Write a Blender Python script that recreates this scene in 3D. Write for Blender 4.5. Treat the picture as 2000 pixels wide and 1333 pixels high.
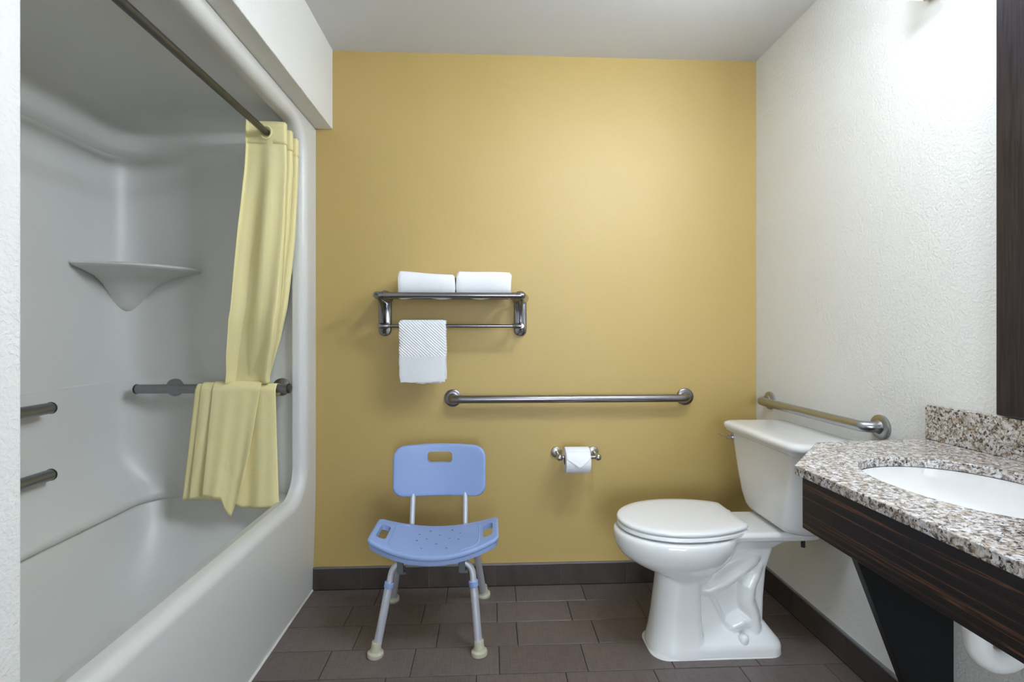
import bpy, bmesh, math, random
from mathutils import Vector, Matrix
random.seed(7)
PI = math.pi
for o in list(bpy.data.objects): bpy.data.objects.remove(o)
scene = bpy.context.scene
COL = scene.collection

# ------------------------------------------------------------------ camera
FPX, HCAM = 970.0, 1.1475
cam_d = bpy.data.cameras.new('camera'); cam = bpy.data.objects.new('camera', cam_d); COL.objects.link(cam)
cam_d.sensor_width = 36.0; cam_d.lens = FPX/2000*36.0
cam_d.shift_y = -16.5/2000
cam_d.clip_start = 0.02
cam.location = (0, 0, HCAM)
cam.rotation_euler = (math.radians(90), 0, -math.atan(45/FPX))
scene.camera = cam

# ------------------------------------------------------------------ world, exposure
w = bpy.data.worlds.new('world'); scene.world = w; w.use_nodes = True
w.node_tree.nodes['Background'].inputs[0].default_value = (0.9, 0.95, 1, 1)
w.node_tree.nodes['Background'].inputs[1].default_value = 0.05
vs = scene.view_settings
vs.view_transform = 'Standard'; vs.look = 'None'; vs.gamma = 1.0; vs.use_curve_mapping = False
vs.exposure = 0.4
VANITY_EMIT = 63.0      # diffuser of the lamp over the mirror
FILL_PANE_EMIT = 9.0       # added fill: glowing pane in the made-up bedroom behind the camera
CEILING_FILL_EMIT = 46.0     # added flush ceiling lamp out of view, lifts upward-facing surfaces and right wall

# room dimensions (metres)
XR, XL, YB, YF, ZC = 1.243, -0.698, 2.257, -0.95, 2.41
XT = -0.785                      # tub apron at the floor
YS = 0.776                       # end of the wall stub before the tub alcove

# ------------------------------------------------------------------ materials
MATS = {}
def nmat(name):
    m = bpy.data.materials.new(name); m.use_nodes = True
    MATS[name] = m
    nt = m.node_tree; b = nt.nodes['Principled BSDF']
    return m, nt, b
def setp(b, color=None, rough=None, metal=None, spec=None, coat=None, coatr=None):
    if color is not None: b.inputs['Base Color'].default_value = (*color, 1)
    if rough is not None: b.inputs['Roughness'].default_value = rough
    if metal is not None: b.inputs['Metallic'].default_value = metal
    if spec is not None: b.inputs['Specular IOR Level'].default_value = spec
    if coat is not None: b.inputs['Coat Weight'].default_value = coat
    if coatr is not None: b.inputs['Coat Roughness'].default_value = coatr
def srgb(r, g, b):
    f = lambda c: (c/255/12.92) if c/255 <= 0.04045 else ((c/255+0.055)/1.055)**2.4
    return (f(r), f(g), f(b))
def node(nt, typ, **kw):
    n = nt.nodes.new(typ)
    for k, v in kw.items():
        if k in n.inputs: n.inputs[k].default_value = v
        else: setattr(n, k, v)
    return n
def coords(nt, scale=(1,1,1), rot=(0,0,0), loc=(0,0,0)):
    tc = nt.nodes.new('ShaderNodeTexCoord'); mp = nt.nodes.new('ShaderNodeMapping')
    mp.inputs['Scale'].default_value = scale; mp.inputs['Rotation'].default_value = rot; mp.inputs['Location'].default_value = loc
    nt.links.new(tc.outputs['Object'], mp.inputs['Vector'])
    return mp.outputs['Vector']
def noise(nt, vec, scale, detail=3, rough=0.5, dist=0.0):
    n = nt.nodes.new('ShaderNodeTexNoise')
    n.inputs['Scale'].default_value = scale; n.inputs['Detail'].default_value = detail
    n.inputs['Roughness'].default_value = rough; n.inputs['Distortion'].default_value = dist
    nt.links.new(vec, n.inputs['Vector']); return n.outputs['Fac']
def ramp(nt, fac, stops):
    r = nt.nodes.new('ShaderNodeValToRGB'); els = r.color_ramp.elements
    while len(els) < len(stops): els.new(0.5)
    for e, (p, c) in zip(els, stops):
        e.position = p; e.color = (*c, 1) if len(c) == 3 else c
    nt.links.new(fac, r.inputs['Fac']); return r.outputs['Color']
def mix(nt, fac, a, b, mode='MIX'):
    n = nt.nodes.new('ShaderNodeMix'); n.data_type = 'RGBA'; n.blend_type = mode
    for sock, v in ((n.inputs[0], fac), (n.inputs[6], a), (n.inputs[7], b)):
        if isinstance(v, (int, float)): sock.default_value = v
        elif isinstance(v, tuple): sock.default_value = (*v, 1) if len(v) == 3 else v
        else: nt.links.new(v, sock)
    return n.outputs[2]
def bump(nt, b, height, strength=0.2, dist=0.002):
    n = nt.nodes.new('ShaderNodeBump'); n.inputs['Strength'].default_value = strength; n.inputs['Distance'].default_value = dist
    nt.links.new(height, n.inputs['Height']); nt.links.new(n.outputs['Normal'], b.inputs['Normal'])

def paint(name, col, rough, spec, bs, bscale=180, bstr=0.35):
    m, nt, b = nmat(name); setp(b, col, rough, spec=spec)
    v = coords(nt); h = noise(nt, v, bscale, 2, 0.5, 0.3)
    hc = ramp(nt, h, [(0.42, (0,0,0)), (0.62, (1,1,1))])
    c = mix(nt, noise(nt, v, 3.0, 2), tuple(x*0.985 for x in col), tuple(min(1, x*1.015) for x in col))
    nt.links.new(c, b.inputs['Base Color'])
    bump(nt, b, hc, bstr, bs)
    return m
paint('yellow_paint', srgb(186, 158, 91), 0.55, 0.85, 0.0005, 140, 0.25)
paint('white_paint', srgb(230, 229, 225), 0.5, 0.4, 0.0012, 120, 0.5)
paint('ceiling_paint', srgb(214, 215, 218), 0.8, 0.2, 0.0005, 160, 0.2)

m, nt, b = nmat('gelcoat'); setp(b, srgb(217, 216, 213), 0.36, spec=0.5)
v = coords(nt); h = noise(nt, v, 30, 2); bump(nt, b, h, 0.04, 0.001)
nt.links.new(mix(nt, noise(nt, v, 2, 2), srgb(215,214,210), srgb(219,219,216)), b.inputs['Base Color'])

m, nt, b = nmat('china'); setp(b, srgb(232, 232, 231), 0.12, spec=0.5, coat=0.3, coatr=0.05)
v = coords(nt); nt.links.new(mix(nt, noise(nt, v, 3, 2), srgb(231,231,230), srgb(234,234,233)), b.inputs['Base Color'])
m, nt, b = nmat('seat_plastic'); setp(b, srgb(236, 236, 236), 0.22, spec=0.5)
v = coords(nt); bump(nt, b, noise(nt, v, 60, 2), 0.03, 0.0006)
m, nt, b = nmat('pvc'); setp(b, srgb(226, 226, 222), 0.35); v = coords(nt); bump(nt, b, noise(nt, v, 80, 2), 0.05, 0.0006)
m, nt, b = nmat('caulk'); setp(b, srgb(225, 224, 220), 0.5); v = coords(nt); bump(nt, b, noise(nt, v, 120, 2), 0.2, 0.001)

def metal(name, col, rough, along=(1, 60, 60), bstr=0.06, tone=0.85):
    m, nt, b = nmat(name); setp(b, col, rough, 1.0)
    v = coords(nt, along); n = noise(nt, v, 20, 3)
    nt.links.new(mix(nt, n, tuple(c*tone for c in col), col), b.inputs['Base Color'])
    bump(nt, b, n, bstr, 0.0006); return m
metal('brushed_steel_x', srgb(150, 147, 150), 0.3, (1, 60, 60))
metal('brushed_steel_y', srgb(176, 177, 178), 0.3, (60, 1, 60))
metal('dark_steel', srgb(150, 151, 154), 0.34, (1, 50, 50))
metal('rod_steel', srgb(104, 106, 110), 0.38, (50, 1, 50))
metal('chrome', srgb(205, 205, 208), 0.07, (10, 10, 10), 0.0)
metal('satin_chrome', srgb(150, 149, 152), 0.2, (10, 10, 10), 0.0)
metal('nickel', srgb(190, 184, 174), 0.35, (10, 10, 10), 0.02)
metal('aluminium', srgb(222, 224, 234), 0.5, (40, 40, 2), 0.03)
MATS['aluminium'].node_tree.nodes['Principled BSDF'].inputs['Metallic'].default_value = 0.55      # anodised, slightly chalky
metal('trim_aluminium', srgb(165, 165, 172), 0.5, (3, 3, 40), 0.05)

m, nt, b = nmat('blue_plastic'); setp(b, srgb(128, 152, 206), 0.42, spec=0.4)
v = coords(nt); vo = nt.nodes.new('ShaderNodeTexVoronoi'); vo.inputs['Scale'].default_value = 320; nt.links.new(v, vo.inputs['Vector'])
bump(nt, b, vo.outputs['Distance'], 0.22, 0.0008)
nt.links.new(mix(nt, noise(nt, v, 6, 2), srgb(140,162,208), srgb(148,169,213)), b.inputs['Base Color'])
m, nt, b = nmat('rubber'); setp(b, srgb(188, 184, 160), 0.65); v = coords(nt)
nt.links.new(mix(nt, noise(nt, v, 40, 3), srgb(170,166,142), srgb(196,192,170)), b.inputs['Base Color'])
m, nt, b = nmat('grey_plastic'); setp(b, srgb(96, 100, 102), 0.5); v = coords(nt); bump(nt, b, noise(nt, v, 90, 2), 0.1, 0.0006)
m, nt, b = nmat('black_plastic'); setp(b, srgb(22, 22, 24), 0.4); v = coords(nt); bump(nt, b, noise(nt, v, 90, 2), 0.1, 0.0006)

# curtain cloth
m, nt, b = nmat('curtain_cloth'); setp(b, srgb(255, 241, 180), 0.75, spec=0.2)
b.inputs['Sheen Weight'].default_value = 0.15
v = coords(nt); n1 = noise(nt, v, 9, 4)
nt.links.new(mix(nt, n1, srgb(255,241,174), srgb(255,246,194)), b.inputs['Base Color'])
wv = noise(nt, coords(nt, (1,1,1)), 14, 3, 0.6, 0.6); bump(nt, b, wv, 0.25, 0.008)
out = nt.nodes['Material Output']; tr = nt.nodes.new('ShaderNodeBsdfTranslucent'); tr.inputs['Color'].default_value = (*srgb(248,232,165), 1)
ms = nt.nodes.new('ShaderNodeMixShader'); ms.inputs[0].default_value = 0.15
nt.links.new(b.outputs[0], ms.inputs[1]); nt.links.new(tr.outputs[0], ms.inputs[2]); nt.links.new(ms.outputs[0], out.inputs['Surface'])

# terry cloth
def terry(name, ribs):
    m, nt, b = nmat(name); setp(b, srgb(240, 240, 242), 0.95, spec=0.1)
    b.inputs['Sheen Weight'].default_value = 0.3
    v = coords(nt); n = noise(nt, v, 420, 3, 0.7)
    if ribs:
        # raised diagonal ribs on the upper part of the cloth
        v2 = coords(nt, (1, 0.0, 1), (0, math.radians(-42), 0))
        wv = nt.nodes.new('ShaderNodeTexWave'); wv.wave_type = 'BANDS'; wv.bands_direction = 'Z'
        wv.inputs['Scale'].default_value = 34; wv.inputs['Distortion'].default_value = 0.3; wv.inputs['Detail'].default_value = 1
        nt.links.new(v2, wv.inputs['Vector'])
        sx = nt.nodes.new('ShaderNodeSeparateXYZ'); nt.links.new(coords(nt), sx.inputs[0])
        gt = nt.nodes.new('ShaderNodeMath'); gt.operation = 'GREATER_THAN'; gt.inputs[1].default_value = -0.142
        nt.links.new(sx.outputs['Z'], gt.inputs[0])
        hh = mix(nt, gt.outputs[0], n, wv.outputs['Fac'])
        hh = mix(nt, 0.25, hh, n)
        bump(nt, b, hh, 0.75, 0.004)
    else:
        bump(nt, b, n, 0.6, 0.003)
    return m
terry('terry', False); terry('terry_ribbed', True)
m, nt, b = nmat('paper'); setp(b, srgb(242, 242, 246), 0.9, spec=0.1); v = coords(nt); bump(nt, b, noise(nt, v, 260, 2), 0.15, 0.001)
m, nt, b = nmat('cardboard'); setp(b, srgb(150, 124, 92), 0.9); v = coords(nt); bump(nt, b, noise(nt, v, 160, 2), 0.1, 0.001)

# granite
m, nt, b = nmat('granite'); setp(b, rough=0.16, spec=0.5)
v = coords(nt)
vw = noise(nt, v, 60, 3)
n1 = noise(nt, v, 105, 4, 0.62, 0.9)
base = ramp(nt, n1, [(0.30, srgb(48,44,50)), (0.40, srgb(112,96,88)), (0.47, srgb(170,160,150)), (0.56, srgb(206,203,203)), (0.72, srgb(226,225,229))])
n2 = noise(nt, coords(nt, (1,1,1), (0,0,0), (4.2,1.7,3.1)), 34, 4, 0.6, 0.6)
tan = ramp(nt, n2, [(0.50, (0,0,0)), (0.60, (1,1,1))])
c = mix(nt, tan, base, mix(nt, 0.4, base, srgb(150,126,92)))
n3 = noise(nt, coords(nt, (1,1,1), (0,0,0), (9.2,7.7,1.1)), 150, 3, 0.6, 0.5)
dk = ramp(nt, n3, [(0.57, (0,0,0)), (0.63, (1,1,1))])
c = mix(nt, dk, c, srgb(52,46,52))
nt.links.new(c, b.inputs['Base Color'])

# macassar ebony: grain runs along the vanity (Y)
m, nt, b = nmat('ebony'); setp(b, rough=0.3, spec=0.5)
v = coords(nt, (8, 0.35, 42)); n1 = noise(nt, v, 3.2, 5, 0.6, 0.35)
c = ramp(nt, n1, [(0.36, srgb(12,11,14)), (0.50, srgb(20,16,18)), (0.575, srgb(30,23,22)), (0.60, srgb(136,90,60)), (0.625, srgb(34,25,23)), (0.72, srgb(16,14,17))])
v2 = coords(nt, (8, 0.5, 150)); n2 = noise(nt, v2, 3, 3)
c = mix(nt, 0.3, c, ramp(nt, n2, [(0.4, srgb(10,10,13)), (0.65, srgb(46,33,29))]))
nt.links.new(c, b.inputs['Base Color']); bump(nt, b, n2, 0.08, 0.0006)
m, nt, b = nmat('black_laminate'); setp(b, srgb(11, 11, 13), 0.45, spec=0.3); v = coords(nt, (30, 30, 2)); bump(nt, b, noise(nt, v, 8, 3), 0.06, 0.0006)
m, nt, b = nmat('espresso'); setp(b, srgb(46, 38, 40), 0.3); v = coords(nt, (40, 40, 1.5)); n = noise(nt, v, 6, 4)
nt.links.new(ramp(nt, n, [(0.35, srgb(30,26,30)), (0.65, srgb(50,43,48))]), b.inputs['Base Color']); bump(nt, b, n, 0.1, 0.0006)
m, nt, b = nmat('mirror'); setp(b, (0.86, 0.88, 0.87), 0.02, 1.0); v = coords(nt)
nt.links.new(mix(nt, noise(nt, v, 2, 1), (0.85,0.87,0.86), (0.87,0.89,0.88)), b.inputs['Base Color'])

# linen-look porcelain tile
def tilemat(name, dark, light, rough):
    m, nt, b = nmat(name); setp(b, rough=rough, spec=0.45)
    va = coords(nt, (1.2, 60, 1)); vb = coords(nt, (60, 1.2, 60))
    n = mix(nt, 0.5, noise(nt, va, 14, 3), noise(nt, vb, 14, 3))
    oi = nt.nodes.new('ShaderNodeObjectInfo')
    c = ramp(nt, n, [(0.36, dark), (0.66, light)])
    hsv = nt.nodes.new('ShaderNodeHueSaturation')
    mr = nt.nodes.new('ShaderNodeMapRange'); mr.inputs[3].default_value = 0.88; mr.inputs[4].default_value = 1.12
    nt.links.new(oi.outputs['Random'], mr.inputs[0]); nt.links.new(mr.outputs[0], hsv.inputs['Value'])
    nt.links.new(c, hsv.inputs['Color']); nt.links.new(hsv.outputs[0], b.inputs['Base Color'])
    bump(nt, b, n, 0.25, 0.0008)
tilemat('floor_tile', srgb(84, 74, 71), srgb(120, 108, 104), 0.36)
tilemat('base_tile', srgb(58, 50, 47), srgb(80, 71, 67), 0.4)
m, nt, b = nmat('grout'); setp(b, srgb(48, 42, 40), 0.9); v = coords(nt); n = noise(nt, v, 200, 3)
nt.links.new(mix(nt, n, srgb(40,35,33), srgb(58,52,48)), b.inputs['Base Color'])
m, nt, b = nmat('light_grout'); setp(b, srgb(120, 114, 108), 0.9); v = coords(nt); n = noise(nt, v, 200, 3)
nt.links.new(mix(nt, n, srgb(108,102,96), srgb(130,124,118)), b.inputs['Base Color'])
m, nt, b = nmat('carpet'); setp(b, srgb(170, 158, 140), 0.95); v = coords(nt); bump(nt, b, noise(nt, v, 300, 2), 0.5, 0.003)
m, nt, b = nmat('door_paint'); setp(b, srgb(206, 203, 196), 0.4); v = coords(nt); bump(nt, b, noise(nt, v, 90, 2), 0.05, 0.0006)
def emit(name, col, strength):
    m, nt, b = nmat(name); setp(b, (0.9, 0.9, 0.9), 0.4)
    b.inputs['Emission Color'].default_value = (*col, 1); b.inputs['Emission Strength'].default_value = strength
    return m
emit('lamp_diffuser', (0.815, 0.905, 1.0), VANITY_EMIT)
emit('lamp_bottom', (0.815, 0.905, 1.0), VANITY_EMIT*0.028)
emit('lamp_top', (0.815, 0.905, 1.0), VANITY_EMIT*0.26)
emit('lamp_end', (0.95, 0.98, 1.0), 1.6)
emit('fill_pane', (0.80, 0.90, 1.0), FILL_PANE_EMIT)
emit('fill_lamp', (0.815, 0.905, 1.0), CEILING_FILL_EMIT)
M = MATS

# ------------------------------------------------------------------ mesh helpers
class G:
    """vertex/face collector in world coordinates"""
    def __init__(s): s.v = []; s.f = []
    def add(s, vs, fs):
        k = len(s.v); s.v += [tuple(p) for p in vs]; s.f += [tuple(i+k for i in f) for f in fs]; return s
    def box(s, x0, x1, y0, y1, z0, z1):
        P = [(x0,y0,z0),(x1,y0,z0),(x1,y1,z0),(x0,y1,z0),(x0,y0,z1),(x1,y0,z1),(x1,y1,z1),(x0,y1,z1)]
        return s.add(P, [(3,2,1,0),(4,5,6,7),(0,1,5,4),(1,2,6,5),(2,3,7,6),(3,0,4,7)])
    def loft(s, rings, cap0=True, cap1=True, closed=True):
        n = len(rings[0]); vs = [p for r in rings for p in r]; fs = []
        for i in range(len(rings)-1):
            for j in range(n if closed else n-1):
                a = i*n+j; b_ = i*n+(j+1) % n
                fs.append((a, b_, b_+n, a+n))
        if cap0: fs.append(tuple(reversed(range(n))))
        if cap1: fs.append(tuple((len(rings)-1)*n+j for j in range(n)))
        return s.add(vs, fs)
    def tube(s, path, r, seg=16, caps=True, sy=1.0):
        P = [Vector(p) for p in path]; n = len(P)
        rad = r if isinstance(r, (list, tuple)) else [r]*n
        T = []
        for i in range(n):
            a = P[max(0, i-1)]; c = P[min(n-1, i+1)]; T.append((c-a).normalized())
        up = Vector((0,0,1)) if abs(T[0].z) < 0.9 else Vector((1,0,0))
        U = T[0].cross(up).normalized(); rings = []
        for i in range(n):
            U = (U - T[i]*U.dot(T[i])).normalized(); V = T[i].cross(U)
            rings.append([tuple(P[i] + (U*math.cos(t)+V*math.sin(t))*rad[i]) for t in [2*PI*k/seg for k in range(seg)]])
        return s.loft(rings, caps, caps)
    def lathe(s, prof, origin, axis='Z', seg=24):
        """prof: list of (radius, height) along the axis"""
        o = Vector(origin); rings = []
        ax = {'X': Vector((1,0,0)), 'Y': Vector((0,1,0)), 'Z': Vector((0,0,1)), '-X': Vector((-1,0,0)), '-Y': Vector((0,-1,0)), '-Z': Vector((0,0,-1))}[axis] if isinstance(axis, str) else Vector(axis).normalized()
        u = ax.orthogonal().normalized(); vv = ax.cross(u)
        for r, h in prof:
            rings.append([tuple(o + ax*h + (u*math.cos(t)+vv*math.sin(t))*max(r, 1e-4)) for t in [2*PI*k/seg for k in range(seg)]])
        return s.loft(rings)
    def ball(s, c, r, seg=20, sc=(1,1,1)):
        rings = []
        for i in range(1, 12):
            a = PI*i/12
            rings.append([(c[0]+r*sc[0]*math.sin(a)*math.cos(t), c[1]+r*sc[1]*math.sin(a)*math.sin(t), c[2]-r*sc[2]*math.cos(a)) for t in [2*PI*k/seg for k in range(seg)]])
        return s.loft(rings)
def fillet_path(pts, rads, n=8):
    """polyline with rounded corners"""
    P = [Vector(p) for p in pts]; out = [P[0]]
    for i in range(1, len(P)-1):
        a = (P[i-1]-P[i]).normalized(); c = (P[i+1]-P[i]).normalized(); r = rads[i-1]
        ang = a.angle(c); d = r/math.tan(ang/2)
        p0 = P[i]+a*d; p1 = P[i]+c*d
        ctr = P[i] + (a+c).normalized()*(r/math.sin(ang/2))
        v0 = p0-ctr; v1 = p1-ctr; th = v0.angle(v1)
        for k in range(n+1):
            t = k/n
            out.append(ctr + (v0*math.sin((1-t)*th)+v1*math.sin(t*th))/math.sin(th))
    out.append(P[-1]); return [tuple(p) for p in out]
def rrect(x0, x1, y0, y1, r, n=6):
    """rounded rectangle outline, counter-clockwise, in 2D"""
    pts = []
    for cx, cy, a0 in ((x1-r, y1-r, 0), (x0+r, y1-r, PI/2), (x0+r, y0+r, PI), (x1-r, y0+r, 1.5*PI)):
        for k in range(n+1):
            a = a0 + PI/2*k/n; pts.append((cx+r*math.cos(a), cy+r*math.sin(a)))
    return pts

ORG = {}
def thing(name, loc, label, cat, group=None):
    o = bpy.data.objects.new(name, None); o.empty_display_size = 0.1; COL.objects.link(o); o.location = loc
    o['label'] = label; o['category'] = cat
    if group: o['group'] = group
    ORG[o.name] = Vector(loc); return o
def obj(name, g, mat, parent=None, smooth=40, bevel=None, bseg=2, subsurf=0, origin=None, label=None):
    org = ORG[parent.name] if parent is not None else Vector(origin or (0,0,0))
    me = bpy.data.meshes.new(name)
    me.from_pydata([tuple(Vector(p)-org) for p in g.v], [], g.f)
    me.validate(); me.update()
    bm = bmesh.new(); bm.from_mesh(me); bmesh.ops.recalc_face_normals(bm, faces=bm.faces); bm.to_mesh(me); bm.free()
    if smooth:
        me.shade_smooth(); me.set_sharp_from_angle(angle=math.radians(smooth))
    me.materials.append(M[mat])
    o = bpy.data.objects.new(name, me); COL.objects.link(o)
    if parent is not None: o.parent = parent
    else: o.location = org
    ORG[o.name] = org
    if bevel:
        bv = o.modifiers.new('bevel', 'BEVEL'); bv.width = bevel; bv.segments = bseg; bv.limit_method = 'ANGLE'; bv.angle_limit = math.radians(40); bv.harden_normals = False
    if subsurf:
        ss = o.modifiers.new('subsurf', 'SUBSURF'); ss.levels = subsurf; ss.render_levels = subsurf
    if label: o['label'] = label
    return o
def tag(o, label, cat, group=None):
    o['label'] = label; o['category'] = cat
    if group: o['group'] = group
    return o
def struct(o, label, cat=None):
    o['kind'] = 'structure'; o['label'] = label
    if cat: o['category'] = cat
    return o
def bake(o):
    """replace the mesh by its evaluated (modifier-applied) version"""
    dg = bpy.context.evaluated_depsgraph_get(); dg.update()
    me = bpy.data.meshes.new_from_object(o.evaluated_get(dg)); o.modifiers.clear(); o.data = me; me.name = o.name
    return o

# ------------------------------------------------------------------ room shell
T = 0.1
floor = struct(obj('floor', G().box(-1.7, XR+T, YF-T, YB+T, -0.12, -0.0025), 'grout', None, 0), 'dark taupe tiled bathroom floor laid in a running bond', 'floor')
wb = struct(obj('wall_back', G().box(-1.7, XR+T, YB, YB+T, -0.12, ZC+T), 'yellow_paint', None, 0), 'mustard yellow painted wall behind the shower chair', 'wall')
wr = struct(obj('wall_right', G().box(XR, XR+T, YF-T, YB, -0.12, ZC+T), 'white_paint', None, 0), 'off-white textured wall behind the toilet and vanity', 'wall')
wl = struct(obj('wall_left', G().box(-1.7, XL, YF-T, YS, -0.12, ZC+T), 'white_paint', None, 0, bevel=0.004), 'off-white wall end at the near end of the tub', 'wall')
wt = struct(obj('wall_tub', G().box(-1.72, -1.6, YS, YB, -0.12, ZC+T), 'white_paint', None, 0), 'wall behind the tub surround', 'wall')
DX0, DX1, DZ = -0.12, 0.85, 2.05       # added doorway behind the camera, lets the fill light in
g = G(); g.box(-0.75, DX0, YF-T, YF, -0.12, ZC+T); g.box(DX1, XR, YF-T, YF, -0.12, ZC+T); g.box(DX0, DX1, YF-T, YF, DZ, ZC+T)
wf = struct(obj('wall_front', g, 'white_paint', None, 0), 'off-white wall with an added doorway behind the viewer', 'wall')
ce = struct(obj('ceiling', G().box(-1.7, XR+T, YF-T, YB+T, ZC, ZC+T), 'ceiling_paint', None, 0), 'flat pale grey ceiling', 'ceiling')
so = struct(obj('wall_soffit', G().box(-1.6, XL, YS-0.01, YB, 2.056, ZC+0.01), 'white_paint', None, 0, bevel=0.003), 'off-white soffit hanging over the tub opening', 'wall')
# added unseen bedroom; its glowing pane sends fill light through the doorway
BY = -3.45
g = G(); g.box(-1.3, 2.4, BY-T, YF-T, -0.12, -0.001); struct(obj('floor_added_room', g, 'carpet', None, 0), 'beige carpet of the added bedroom behind the viewer', 'floor')
g = G(); g.box(-1.3, 2.4, BY-T, YF-T, ZC, ZC+T); struct(obj('ceiling_added_room', g, 'ceiling_paint', None, 0), 'ceiling of the added bedroom behind the viewer', 'ceiling')
WX0, WX1, WZ0, WZ1 = -1.15, 1.05, 0.3, 2.1
g = G(); g.box(-1.4, -1.3, BY-T, YF-T, -0.12, ZC+T); g.box(2.4, 2.5, BY-T, YF-T, -0.12, ZC+T)
g.box(-1.3, WX0, BY-T, BY, -0.12, ZC); g.box(WX1, 2.4, BY-T, BY, -0.12, ZC); g.box(WX0, WX1, BY-T, BY, -0.12, WZ0); g.box(WX0, WX1, BY-T, BY, WZ1, ZC)
g.box(-1.3, -0.75, YF-T-0.02, YF-T, 0, ZC); g.box(XR, 2.4, YF-T-0.02, YF-T, 0, ZC)
struct(obj('wall_added_room', g, 'white_paint', None, 0), 'walls of the added bedroom behind the viewer', 'wall')
wn = struct(obj('fill_window_1', G().box(WX0, WX1, BY-0.06, BY-0.05, WZ0, WZ1), 'fill_pane', None, 0), 'glowing window pane added behind the viewer for fill light', 'window')  # emissive pane added to brighten the surfaces facing the camera
g = G()
for a in (WX0, (WX0+WX1)/2-0.025, WX1-0.05): g.box(a, a+0.05, BY-0.05, BY-0.01, WZ0, WZ1)
g.box(WX0, WX1, BY-0.05, BY-0.01, WZ0, WZ0+0.05); g.box(WX0, WX1, BY-0.05, BY-0.01, WZ1-0.05, WZ1)
obj('fill_window_frame', g, 'door_paint', wn, 0)
# open leaf of the added doorway, folded back in the added bedroom, and its casing
dr = struct(obj('door_1', G().box(DX1+0.03, DX1+0.065, YF-T-0.03-0.88, YF-T-0.03, 0.005, DZ-0.01), 'door_paint', None, 0, bevel=0.003), 'plain grey painted door of the added doorway, standing open behind the viewer', 'door')
obj('handle', G().tube(fillet_path([(DX1+0.03, YF-T-0.84, 1.0), (DX1-0.02, YF-T-0.84, 1.0), (DX1-0.02, YF-T-0.72, 1.0)], [0.02]), 0.01), 'nickel', dr)
g = G(); g.box(DX0-0.07, DX0, YF, YF+0.015, 0, DZ+0.07); g.box(DX1, DX1+0.07, YF, YF+0.015, 0, DZ+0.07); g.box(DX0, DX1, YF, YF+0.015, DZ, DZ+0.07)
struct(obj('trim_2', g, 'door_paint', None, 0), 'grey casing of the added doorway behind the viewer', 'trim')

# floor tiles, individually laid
TILE = {}
def tile_obj(parent, mat, x0, x1, y0, y1, z0, z1, top='Z'):
    key = (round(x1-x0, 4), round(y1-y0, 4), round(z1-z0, 4), mat)
    if key not in TILE:
        hx, hy, hz = (x1-x0)/2, (y1-y0)/2, (z1-z0)/2
        c = 0.0012
        rings = []
        if top == 'Z':
            for z, i in ((-hz, 0), (hz-c, 0), (hz, c)): rings.append([(-hx+i,-hy+i,z),(hx-i,-hy+i,z),(hx-i,hy-i,z),(-hx+i,hy-i,z)])
        elif top == '-Y':
            for y, i in ((hy, 0), (-hy+c, 0), (-hy, c)): rings.append([(-hx+i,y,-hz+i),(hx-i,y,-hz+i),(hx-i,y,hz-i),(-hx+i,y,hz-i)])
        else:
            for x, i in ((hx, 0), (-hx+c, 0), (-hx, c)): rings.append([(x,-hy+i,-hz+i),(x,hy-i,-hz+i),(x,hy-i,hz-i),(x,-hy+i,hz-i)])
        g = G().loft(rings)
        me = bpy.data.meshes.new('tile'); me.from_pydata(g.v, [], g.f)
        bm = bmesh.new(); bm.from_mesh(me); bmesh.ops.recalc_face_normals(bm, faces=bm.faces); bm.to_mesh(me); bm.free()
        me.materials.append(M[mat]); TILE[key] = me
    o = bpy.data.objects.new('tile', TILE[key]); COL.objects.link(o); o.parent = parent
    o.location = ((x0+x1)/2, (y0+y1)/2, (z0+z1)/2)
    return o
GR = 0.0015
rows = [(2.112, 2.247, 0.117), (1.967, 2.112, 0.033), (1.818, 1.967, 0.107), (1.668, 1.818, 0.036), (1.518, 1.668, -0.0415)]
y = 1.518; k = 0
while y > YF+0.02:
    y2 = max(y-0.15, YF); rows.append((y2, y, [0.117, 0.02, 0.09, -0.05][k % 4])); y = y2; k += 1
for (y0, y1, off) in rows:
    n0 = math.floor((XT-off)/0.3)
    xm = XT if y1 > YS+0.05 else XL
    for i in range(n0, n0+9):
        a, c = off+0.3*i, off+0.3*(i+1)
        a, c = max(a, xm), min(c, XR-0.01)
        if c-a < 0.012: continue
        tile_obj(floor, 'floor_tile', a+GR, c-GR, y0+GR, y1-GR, -0.008, 0.0)

# tile baseboards with an aluminium edge strip
bb = struct(obj('baseboard_back', G().box(XT+0.002, XR, YB-0.008, YB, 0.0, 0.094), 'light_grout', None, 0), 'dark brown tile baseboard along the yellow wall', 'baseboard')
xs = [XT+0.002, -0.571, -0.27, 0.03, 0.33, 0.63, 0.93, XR-0.01]
for a, c in zip(xs, xs[1:]): tile_obj(bb, 'base_tile', a+0.001, c-0.001, YB-0.011, YB-0.001, 0.001, 0.094, '-Y')
obj('edge_strip', G().box(XT+0.002, XR-0.011, YB-0.012, YB, 0.0945, 0.1), 'trim_aluminium', bb, 0, label='thin grey metal edge strip')
br = struct(obj('baseboard_right', G().box(XR-0.008, XR, YF, YB-0.008, 0.0, 0.094), 'light_grout', None, 0), 'dark brown tile baseboard below the off-white right wall', 'baseboard')
ys = [YB-0.012]; yy = 1.96
while yy > YF+0.05: ys.append(yy); yy -= 0.3
ys.append(YF)
for a, c in zip(ys, ys[1:]): tile_obj(br, 'base_tile', XR-0.011, XR-0.001, c+0.001, a-0.001, 0.001, 0.094, '-X')
obj('edge_strip', G().box(XR-0.012, XR, YF, YB-0.012, 0.0945, 0.1), 'trim_aluminium', br, 0, label='thin grey metal edge strip')

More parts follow.
